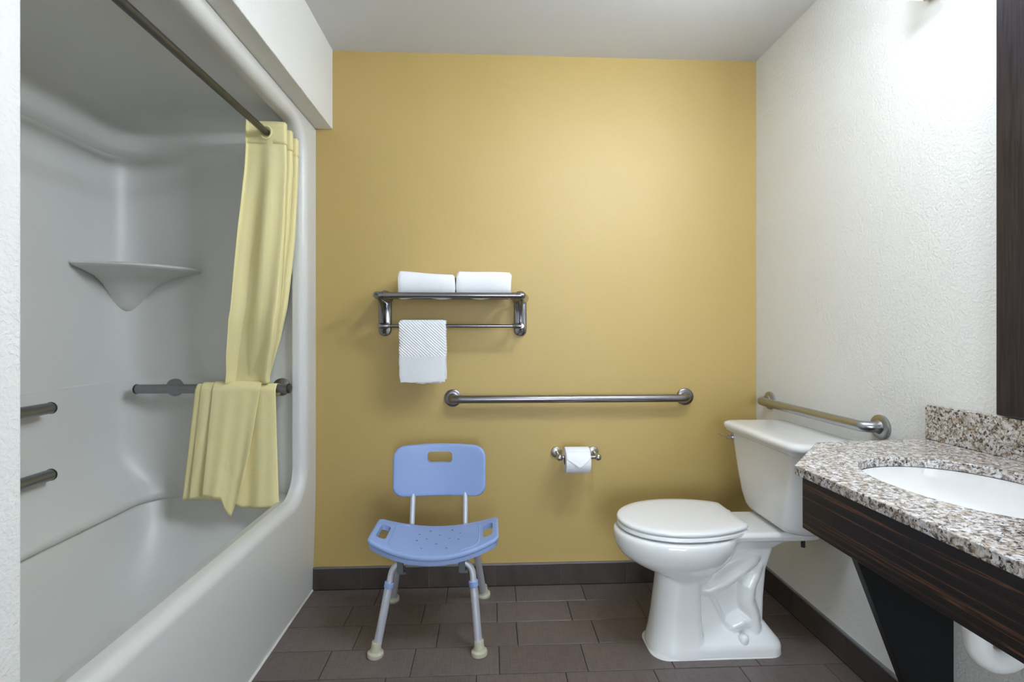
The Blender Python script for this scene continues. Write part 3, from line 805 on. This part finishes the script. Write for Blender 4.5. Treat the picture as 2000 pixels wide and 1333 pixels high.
# lower lip under the seat edge
lip = [(p[0]*0.985, p[1]*0.965) for p in outl]
obj('seat_lip', slab('lip', lip, 0.016, lambda x, y_, h: (CX+x, CY+y_, zseat(x)-0.017+h), 0.008), 'blue_plastic', ch, 40) if False else None
g = G(); rings = []
for (s, dz) in ((0.978, -0.004), (0.978, -0.020), (0.972, -0.024), (0.955, -0.024), (0.95, -0.020), (0.95, -0.004)):
    rings.append([(CX+p[0]*s, CY+p[1]*s, zseat(p[0]*s)+dz) for p in outl])
rings.append(rings[0])
obj('seat_lip', g.loft(rings, False, False), 'blue_plastic', ch, 50)
# backrest
BX = -0.204
bo = rrect(-0.191, 0.191, 0.470, 0.673, 0.045, 8)
# refine straight edges
bd = []
for a, c in zip(bo, bo[1:]+bo[:1]):
    nseg = max(1, int(math.hypot(c[0]-a[0], c[1]-a[1])/0.012))
    for k in range(nseg): bd.append((a[0]+(c[0]-a[0])*k/nseg, a[1]+(c[1]-a[1])*k/nseg))
def bcurve(x, z, h):
    z2 = z + (0.006*(1-(x/0.191)**2) if z > 0.577 else -0.004*(1-(x/0.191)**2))
    return (BX+x, 2.100-0.034*(x/0.191)**2 + 0.10*(z-0.577) - h, z2)
backr = obj('backrest', slab('backrest', bd, 0.022, bcurve, 0.011), 'blue_plastic', ch, 40)
c = cutter([[(BX+p[0], y_, p[1]) for p in rrect(-0.053, 0.050, 0.602, 0.648, 0.014, 5)] for y_ in (1.95, 2.2)])
md = backr.modifiers.new('cut', 'BOOLEAN'); md.object = c; md.operation = 'DIFFERENCE'; md.solver = 'EXACT'
bake(backr); backr.data.shade_smooth(); backr.data.set_sharp_from_angle(angle=math.radians(40))
for c in cut: bpy.data.objects.remove(c)
# backrest tubes
for xx in (-0.314, -0.097):
    obj('back_tube', G().tube(fillet_path([(xx, 1.84, 0.322), (xx, 2.035, 0.322), (xx, 2.118, 0.62)], [0.05], 8), 0.0105, 16), 'aluminium', ch)
# legs
def leg(sx, path, foot):
    pth = fillet_path(path, [0.05], 8)
    l = obj('leg', G().tube(pth, 0.0115, 16), 'aluminium', ch)
    a, f = Vector(path[1]), Vector(foot); d = (f-a).normalized()
    c0 = a+d*0.068
    obj('leg_sleeve', G().tube([tuple(c0+d*0.012), tuple(f-d*0.03)], 0.0142, 18), 'aluminium', l)
    obj('collar', G().lathe([(0.0155, 0.0), (0.0172, 0.002), (0.0172, 0.019), (0.0155, 0.021)], c0, d, 20), 'blue_plastic', l, label='pale blue plastic collar')
    up_ = -d
    obj('rubber_foot', G().lathe([(0.0285, 0.0), (0.0292, 0.004), (0.0280, 0.013), (0.0205, 0.0185), (0.0178, 0.030), (0.0172, 0.048), (0.0160, 0.050)], (f.x, f.y, 0.0), (up_.x*0.5, up_.y*0.5, up_.z), 24), 'rubber', l, label='cream rubber foot')
leg(-1, [(CX-0.06, 1.800, 0.322), (-0.342, 1.800, 0.322), (-0.403, 1.783, 0.0)], (-0.403, 1.783, 0.0))
leg(1, [(CX+0.06, 1.800, 0.322), (-0.062, 1.800, 0.322), (-0.034, 1.775, 0.0)], (-0.034, 1.775, 0.0))
leg(-1, [(CX-0.06, 2.015, 0.322), (-0.350, 2.015, 0.322), (-0.412, 2.150, 0.0)], (-0.412, 2.150, 0.0))
leg(1, [(CX+0.06, 2.015, 0.322), (-0.062, 2.015, 0.322), (-0.022, 2.168, 0.0)], (-0.022, 2.168, 0.0))
for xx in (-0.315, -0.097):
    obj('clip', G().box(xx-0.011, xx+0.011, 1.775, 1.83, 0.292, 0.338).box(xx-0.006, xx+0.02, 1.785, 1.80, 0.284, 0.294), 'grey_plastic', ch, 0, bevel=0.002)

# ------------------------------------------------------------------ toilet
TY = 1.800
to = thing('toilet', (0.85, TY, 0), 'white porcelain two-piece toilet with closed lid', 'toilet')
def egg(cx, af, ab, hb, z, n=48, pw=2.0, pb=2.0, yo=0.0):
    out = []
    for k in range(n):
        a = 2*PI*k/n; c, s = math.cos(a), math.sin(a)
        p = pb if c > 0 else pw
        x = math.copysign(abs(c)**(2/p), c)*(ab if c > 0 else af); y_ = math.copysign(abs(s)**(2/p), s)*hb
        out.append((cx+x, TY+yo+y_, z))
    return out
g = G()
# bowl (front x, back x, half width)
bl = [(0.432, 0.466, 0.905, 0.172), (0.424, 0.460, 0.910, 0.178), (0.405, 0.459, 0.908, 0.179), (0.380, 0.464, 0.900, 0.175), (0.352, 0.480, 0.885, 0.164), (0.328, 0.510, 0.868, 0.146), (0.305, 0.552, 0.850, 0.124), (0.285, 0.600, 0.835, 0.100), (0.262, 0.630, 0.82, 0.08), (0.20, 0.66, 0.80, 0.06)]
def dense(tb, m=5):
    out = []
    for i in range(len(tb)-1):
        p0, p1, p2, p3 = tb[max(0, i-1)], tb[i], tb[i+1], tb[min(len(tb)-1, i+2)]
        for k in range(m):
            t = k/m
            out.append(tuple(0.5*(2*b1+(c1-a1)*t+(2*a1-5*b1+4*c1-d1)*t*t+(3*b1-a1-3*c1+d1)*t**3) for a1, b1, c1, d1 in zip(p0, p1, p2, p3)))
    return out+[tb[-1]]
g.loft([egg(0.690-0.0*z, 0.690-fx, bx-0.690, hb_, z) for z, fx, bx, hb_ in dense(bl)])
# front column of the pedestal
col_ = [(0.34, 0.640, 0.765, 0.075), (0.28, 0.618, 0.762, 0.076), (0.20, 0.608, 0.760, 0.077), (0.12, 0.598, 0.762, 0.082), (0.06, 0.588, 0.768, 0.088), (0.02, 0.578, 0.78, 0.095), (0.0, 0.577, 0.79, 0.097)]
g.loft([egg((fx+bx)/2, (bx-fx)/2, (bx-fx)/2, hb_, z, 48, 2.3, 5.0) for z, fx, bx, hb_ in col_])
# foot
def rr3(x0, x1, hy, r, z): return [(p[0], TY+p[1], z) for p in rrect(x0, x1, -hy, hy, r, 6)]
g.loft([rr3(0.62, 1.052, 0.094, 0.05, 0.0), rr3(0.62, 1.052, 0.094, 0.05, 0.030), rr3(0.625, 1.047, 0.089, 0.05, 0.042), rr3(0.63, 1.040, 0.080, 0.045, 0.049), rr3(0.64, 1.028, 0.055, 0.04, 0.066), rr3(0.66, 1.015, 0.03, 0.028, 0.084)])
# web behind the column up to the deck
g.loft([rr3(0.70, 1.008, 0.026, 0.022, 0.03), rr3(0.70, 1.012, 0.026, 0.022, 0.18), rr3(0.70, 1.020, 0.028, 0.022, 0.28), rr3(0.70, 1.045, 0.038, 0.03, 0.36), rr3(0.70, 1.10, 0.075, 0.05, 0.405), rr3(0.70, 1.125, 0.100, 0.05, 0.422)])
# deck under the tank
g.loft([rr3(0.82, 1.150, 0.085, 0.05, 0.405), rr3(0.81, 1.190, 0.106, 0.05, 0.416), rr3(0.80, 1.200, 0.112, 0.05, 0.432), rr3(0.80, 1.200, 0.110, 0.05, 0.440), rr3(0.81, 1.190, 0.103, 0.045, 0.446)])
# trapway, swelling out of the web on both sides
def flat_tube(path, rad, sy):
    h = G().tube(path, rad, 20); g.add([(p[0], TY+(p[1]-TY)*sy, p[2]) for p in h.v], h.f)
flat_tube([(0.735, TY, 0.235), (0.785, TY, 0.222), (0.84, TY, 0.247), (0.91, TY, 0.291), (0.965, TY, 0.325), (0.99, TY, 0.335)], [0.03, 0.036, 0.037, 0.034, 0.029, 0.018], 1.95)
flat_tube([(1.0, TY, 0.310), (0.965, TY, 0.275), (0.938, TY, 0.232), (0.936, TY, 0.175), (0.955, TY, 0.120), (0.962, TY, 0.07)], [0.018, 0.034, 0.039, 0.037, 0.036, 0.036], 1.75)
flat_tube([(0.80, TY, 0.205), (0.83, TY, 0.15), (0.86, TY, 0.09)], [0.014, 0.014, 0.013], 3.0)
flat_tube([(0.865, TY, 0.06), (0.875, TY, 0.085), (0.915, TY, 0.105), (0.955, TY, 0.10)], [0.022, 0.032, 0.034, 0.03], 1.9)
body = obj('bowl_and_pedestal', g, 'china', to, 0)
rm = body.modifiers.new('remesh', 'REMESH'); rm.mode = 'VOXEL'; rm.voxel_size = 0.004
smo = body.modifiers.new('smooth', 'SMOOTH'); smo.factor = 0.5; smo.iterations = 6
bake(body); body.data.shade_smooth()
if not body.data.materials: body.data.materials.append(M['china'])
for s in (-1, 1):
    obj('bolt_cap', G().lathe([(0.0175, -0.01), (0.0175, 0.004), (0.0155, 0.014), (0.010, 0.019), (0.003, 0.0205)], (0.905, TY+s*0.073, 0.054), (0, s*0.25, 1), 20), 'china', to)
# seat ring and lid
def lid_out(grow, z, tipx=0.474, backx=0.916, hb_=0.177, bw=0.114, yo=0.0):
    pts = []; cx = 0.700
    for k in range(33):
        a = PI/2+PI*k/32
        pts.append((cx+(cx-tipx+grow)*math.cos(a), TY+yo+(hb_+grow)*math.sin(a), z))
    n_ = 14
    for k in range(1, n_+1):
        t = k/n_; pts.append((cx+(backx+grow-cx)*t, TY+yo-(bw+(hb_-bw)*(1-t**2.2)**0.85+grow), z))
    for k in range(1, 8): pts.append((backx+grow, TY+yo-(bw+grow)*(1-2*k/8), z))
    for k in range(n_, 0, -1):
        t = k/n_; pts.append((cx+(backx+grow-cx)*t, TY+yo+(bw+(hb_-bw)*(1-t**2.2)**0.85+grow), z))
    return [(x, y_+0.005+0.024*(x-tipx)/(backx-tipx), z_) for x, y_, z_ in pts]
rings = [lid_out(-0.055, 0.4375), lid_out(-0.004, 0.4375), lid_out(0.0, 0.4405), lid_out(0.0, 0.449), lid_out(-0.004, 0.4525), lid_out(-0.05, 0.4525), lid_out(-0.055, 0.449), lid_out(-0.055, 0.4375)]
obj('seat_ring', G().loft(rings, False, False), 'seat_plastic', to, 50)
rings = [lid_out(-0.006, 0.4555), lid_out(-0.001, 0.4575), lid_out(0.001, 0.4625), lid_out(-0.001, 0.4675), lid_out(-0.006, 0.4705)]
for gr, z in ((-0.03, 0.4718), (-0.06, 0.4728), (-0.10, 0.4735)): rings.append(lid_out(gr, z))
lid = obj('lid', G().loft(rings), 'seat_plastic', to, 60)
for s in (-1, 1):
    obj('hinge', G().lathe([(0.012, 0), (0.013, 0.003), (0.013, 0.012), (0.009, 0.015)], (0.922, TY+0.02+s*0.066, 0.4435), 'Z', 16).tube([(0.90, TY+0.02+s*0.066, 0.453), (0.923, TY+0.02+s*0.066, 0.453)], 0.006, 12), 'seat_plastic', to, 40)
# tank
def tk(z, x0, x1, hy, r): return [(p[0], TY-0.015+p[1], z) for p in rrect(x0, x1, -hy, hy, r, 8)]
rings = [tk(0.449, 1.050, 1.195, 0.115, 0.05), tk(0.452, 1.030, 1.208, 0.140, 0.06), tk(0.462, 1.016, 1.216, 0.158, 0.062), tk(0.480, 1.008, 1.220, 0.172, 0.06), tk(0.52, 1.003, 1.222, 0.186, 0.055), tk(0.60, 0.998, 1.224, 0.204, 0.05), tk(0.70, 0.994, 1.226, 0.224, 0.045), tk(0.746, 0.992, 1.226, 0.231, 0.045)]
tank = obj('tank', G().loft(rings), 'china', to, 60)
rings = [tk(0.744, 0.990, 1.226, 0.234, 0.045), tk(0.746, 0.976, 1.230, 0.248, 0.05), tk(0.752, 0.972, 1.231, 0.252, 0.05), tk(0.758, 0.970, 1.231, 0.253, 0.05), tk(0.762, 0.966, 1.232, 0.257, 0.052), tk(0.772, 0.965, 1.232, 0.258, 0.052), tk(0.780, 0.969, 1.230, 0.254, 0.05), tk(0.784, 0.980, 1.222, 0.243, 0.045), tk(0.7855, 1.0, 1.20, 0.22, 0.04)]
obj('tank_lid', G().loft(rings), 'china', to, 60)
lv = obj('flush_handle', G().lathe([(0.0125, 0.0), (0.013, 0.004), (0.011, 0.009), (0.007, 0.011), (0.007, 0.018), (0.009, 0.021), (0.009, 0.026), (0.004, 0.029)], (0.995, TY+0.180, 0.722), '-X', 20), 'chrome', tank)
obj('lever', G().tube([(0.972, TY+0.180, 0.722), (0.968, TY+0.205, 0.722), (0.966, TY+0.225, 0.723), (0.962, TY+0.238, 0.725)], [0.006, 0.0055, 0.0055, 0.0045], 12), 'chrome', tank)
obj('tank_bolt', G().lathe([(0.007, 0), (0.007, 0.03)], (1.115, TY-0.085, 0.385), 'Z', 12), 'black_plastic', to)
obj('floor_seal', G().loft([rr3(0.575, 1.055, 0.0965, 0.06, 0.0003), rr3(0.577, 1.053, 0.0945, 0.058, 0.004)]), 'caulk', to, 40)

# ------------------------------------------------------------------ vanity
CT = 0.850
va = thing('vanity_counter', (0.96, 0.7, 0.0), 'wall-hung vanity with speckled granite top and dark ebony front panel', 'vanity')
YN = 0.18           # near end of the counter
top = [(XR-0.001, YN), (XR-0.001, 1.338), (0.885, 1.305), (0.686, 1.085), (0.690, YN)]
# slab with oval cut-out: bridge outer polygon to oval ring
SX, SY, SA, SB = 0.955, 0.930, 0.168, 0.208
def oval(z, k=1.0, n=64):
    out = []
    for i in range(n):
        a = 2*PI*i/n; c, s = math.cos(a), math.sin(a); p = 2.25
        out.append((SX+k*SA*math.copysign(abs(c)**(2/p), c), SY+k*SB*math.copysign(abs(s)**(2/p), s), z))
    return out
bm = bmesh.new()
def poly_loop(pts): 
    vs_ = [bm.verts.new(p) for p in pts]; return vs_, [bm.edges.new((vs_[i], vs_[(i+1) % len(vs_)])) for i in range(len(vs_))]
vo_, eo = poly_loop([(x, y_, CT) for x, y_ in top]); vi, ei = poly_loop(oval(CT))
r_ = bmesh.ops.triangle_fill(bm, use_beauty=True, use_dissolve=False, edges=eo+ei)
# remove faces that fell inside the oval
for f in list(bm.faces):
    c = f.calc_center_median()
    if ((c.x-SX)/SA)**2+((c.y-SY)/SB)**2 < 0.9: bm.faces.remove(f)
ext = bmesh.ops.extrude_face_region(bm, geom=list(bm.faces))
bmesh.ops.translate(bm, verts=[e for e in ext['geom'] if isinstance(e, bmesh.types.BMVert)], vec=(0, 0, -0.021))
g = G(); bm.verts.index_update(); g.v = [tuple(v_.co) for v_ in bm.verts]; g.f = [tuple(v_.index for v_ in f.verts) for f in bm.faces]; bm.free()
ctop = obj('granite_top', g, 'granite', va, 30, bevel=0.0018)
obj('backsplash', G().box(XR-0.021, XR-0.001, YN, 1.338, CT+0.0002, 0.946), 'granite', va, 0, bevel=0.0015)
def apron_panel(name, pts, z0, z1, th):
    """vertical board following a plan polyline"""
    g = G(); P = [Vector((x, y_, 0)) for x, y_ in pts]
    ins = []
    for i, p in enumerate(P):
        a = P[i-1] if i else None; c = P[i+1] if i+1 < len(P) else None
        d = ((c-p).normalized() if c else (p-a).normalized()) if not (a and c) else ((p-a).normalized()+(c-p).normalized()).normalized()
        nrm = Vector((d.y, -d.x, 0)); ins.append(p+nrm*th)
    rings = []
    for p, q in zip(P, ins): rings.append([(p.x, p.y, z0), (p.x, p.y, z1), (q.x, q.y, z1), (q.x, q.y, z0)])
    return g.loft(rings)
obj('front_panel', apron_panel('front_panel', [(0.699, YN+0.01), (0.695, 1.072)], 0.714, CT-0.0212, 0.018), 'ebony', va, 0, bevel=0.0015)
obj('corner_panel', apron_panel('corner_panel', [(0.6965, 1.0735), (0.888, 1.287)], 0.714, CT-0.0212, 0.018), 'ebony', va, 0, bevel=0.0015)
obj('end_panel', apron_panel('end_panel', [(0.890, 1.289), (XR-0.002, 1.300)], 0.714, CT-0.0212, 0.018), 'ebony', va, 0, bevel=0.0015)
# bracket panels that carry the counter
for yb_, nm in ((1.272, 'support_bracket'), (0.24, 'support_bracket')):
    g = G(); sec = [(0.902, 0.713), (XR-0.0125, 0.713), (XR-0.0125, 0.002), (1.178, 0.002)]
    g.loft([[(x, yb_-0.012, z) for x, z in sec], [(x, yb_+0.012, z) for x, z in sec]])
    obj(nm, g, 'black_laminate', va, 0, bevel=0.0015)
# undermount basin
rings = [oval(0.8285, 1.06), oval(0.8285, 1.0), oval(0.822, 0.992), oval(0.79, 0.96), oval(0.755, 0.86), oval(0.728, 0.68), oval(0.713, 0.45), oval(0.708, 0.2), oval(0.707, 0.12)]
lo = [[(p[0], p[1], p[2]-0.008) for p in r] for r in rings[::-1]]
obj('sink_basin', G().loft(rings+lo), 'china', va, 50)
obj('drain', G().lathe([(0.022, 0.0), (0.022, 0.003), (0.014, 0.004), (0.013, 0.0)], (SX, SY, 0.7075), 'Z', 20), 'chrome', va)
# faucet at the wall side
fc = thing('faucet', (1.165, SY, CT), 'chrome single-lever faucet behind the sink', 'faucet')
obj('base', G().lathe([(0.026, 0.0003), (0.026, 0.006), (0.02, 0.012), (0.018, 0.06), (0.02, 0.08), (0.014, 0.09)], (1.165, SY, CT), 'Z', 24), 'chrome', fc)
obj('spout', G().tube(fillet_path([(1.165, SY, CT+0.05), (1.135, SY, CT+0.08), (1.10, SY, CT+0.08), (1.098, SY, CT+0.055)], [0.02, 0.01], 6), 0.011, 16), 'chrome', fc)
obj('lever', G().tube([(1.165, SY, CT+0.088), (1.16, SY, CT+0.102), (1.13, SY, CT+0.12)], [0.009, 0.009, 0.006], 14), 'chrome', fc)
# P-trap under the sink
tr_ = thing('drain_trap', (0.97, SY, 0.5), 'white plastic drain trap hanging under the vanity', 'pipe')
obj('tailpiece', G().tube([(0.955, SY, 0.695), (0.955, SY, 0.585)], 0.017, 20), 'pvc', tr_)
obj('slip_nut', G().lathe([(0.026, -0.016), (0.029, -0.012), (0.029, 0.010), (0.024, 0.016)], (0.955, SY, 0.583), 'Z', 8), 'pvc', tr_, 20)
pth = [(0.955, SY, 0.595), (0.955, SY, 0.555)] + [(0.955+0.044-0.044*math.cos(PI*k/12), SY, 0.545-0.042*math.sin(PI*k/12)) for k in range(13)] + [(1.043, SY, 0.565)]
obj('bend', G().tube(pth, 0.0225, 22), 'pvc', tr_)
obj('slip_nut', G().lathe([(0.026, -0.014), (0.029, -0.010), (0.029, 0.010), (0.024, 0.014)], (1.043, SY, 0.572), 'Z', 8), 'pvc', tr_, 20)
obj('wall_arm', G().tube(fillet_path([(1.043, SY, 0.57), (1.043, SY, 0.625), (XR-0.002, SY, 0.625)], [0.035], 8), 0.0185, 20), 'pvc', tr_)

# ------------------------------------------------------------------ mirror and lamp
mi = thing('wall_mirror', (XR, 0.73, 0.95), 'large wall mirror in a dark espresso wood frame above the backsplash', 'mirror')
MY0, MY1, MZ0, MZ1, FW = 0.30, 1.139, 0.949, 1.985, 0.075
for a in ((MY0, MY0+FW, MZ0, MZ1), (MY1-FW, MY1, MZ0, MZ1), (MY0+FW, MY1-FW, MZ0, MZ0+FW), (MY0+FW, MY1-FW, MZ1-FW, MZ1)):
    obj('frame_rail', G().box(XR-0.026, XR-0.001, *a), 'espresso', mi, 0, bevel=0.003)
obj('glass', G().box(XR-0.012, XR-0.004, MY0+FW, MY1-FW, MZ0+FW, MZ1-FW), 'mirror', mi, 0)

la = thing('vanity_light', (XR, 1.0, 2.08), 'white box vanity light on the wall above the mirror', 'wall lamp')
LY0, LY1, LZ0, LZ1 = 0.62, 1.345, 2.083, 2.19
XA, XB = XR-0.124, XR-0.022
obj('back_plate', G().box(XB, XR-0.0005, LY0, LY1, LZ0-0.002, LZ1+0.002), 'nickel', la, 0, bevel=0.003)
obj('front_diffuser', G().box(XA, XA+0.004, LY0+0.0105, LY1-0.0105, LZ0+0.0005, LZ1-0.0005), 'lamp_diffuser', la, 0)
obj('bottom_diffuser', G().box(XA+0.0045, XB-0.0005, LY0+0.0105, LY1-0.0105, LZ0+0.0005, LZ0+0.0045), 'lamp_bottom', la, 0)
obj('top_diffuser', G().box(XA+0.0045, XB-0.0005, LY0+0.0105, LY1-0.0105, LZ1-0.0045, LZ1-0.0005), 'lamp_top', la, 0)
for a, c in ((LY0, LY0+0.01), (LY1-0.01, LY1)):
    obj('end_cap', G().box(XA, XB-0.0005, a, c, LZ0, LZ1), 'lamp_end', la, 0, bevel=0.002, label='frosted white end cap')

LX, LY = 0.58, 0.98  # unseen lamp added to brighten the counter, toilet lids and right wall
cl_ = thing('fill_ceiling_light', (LX, LY, ZC), 'round flush light added out of view over the bathroom for fill', 'added ceiling lamp')
obj('rim', G().lathe([(0.17, 0.0005), (0.175, 0.004), (0.175, 0.02), (0.162, 0.024)], (LX, LY, ZC), '-Z', 40), 'nickel', cl_)
obj('diffuser', G().lathe([(0.158, 0.02), (0.155, 0.035), (0.13, 0.05), (0.08, 0.06), (0.02, 0.063)], (LX, LY, ZC), '-Z', 40), 'fill_lamp', cl_)
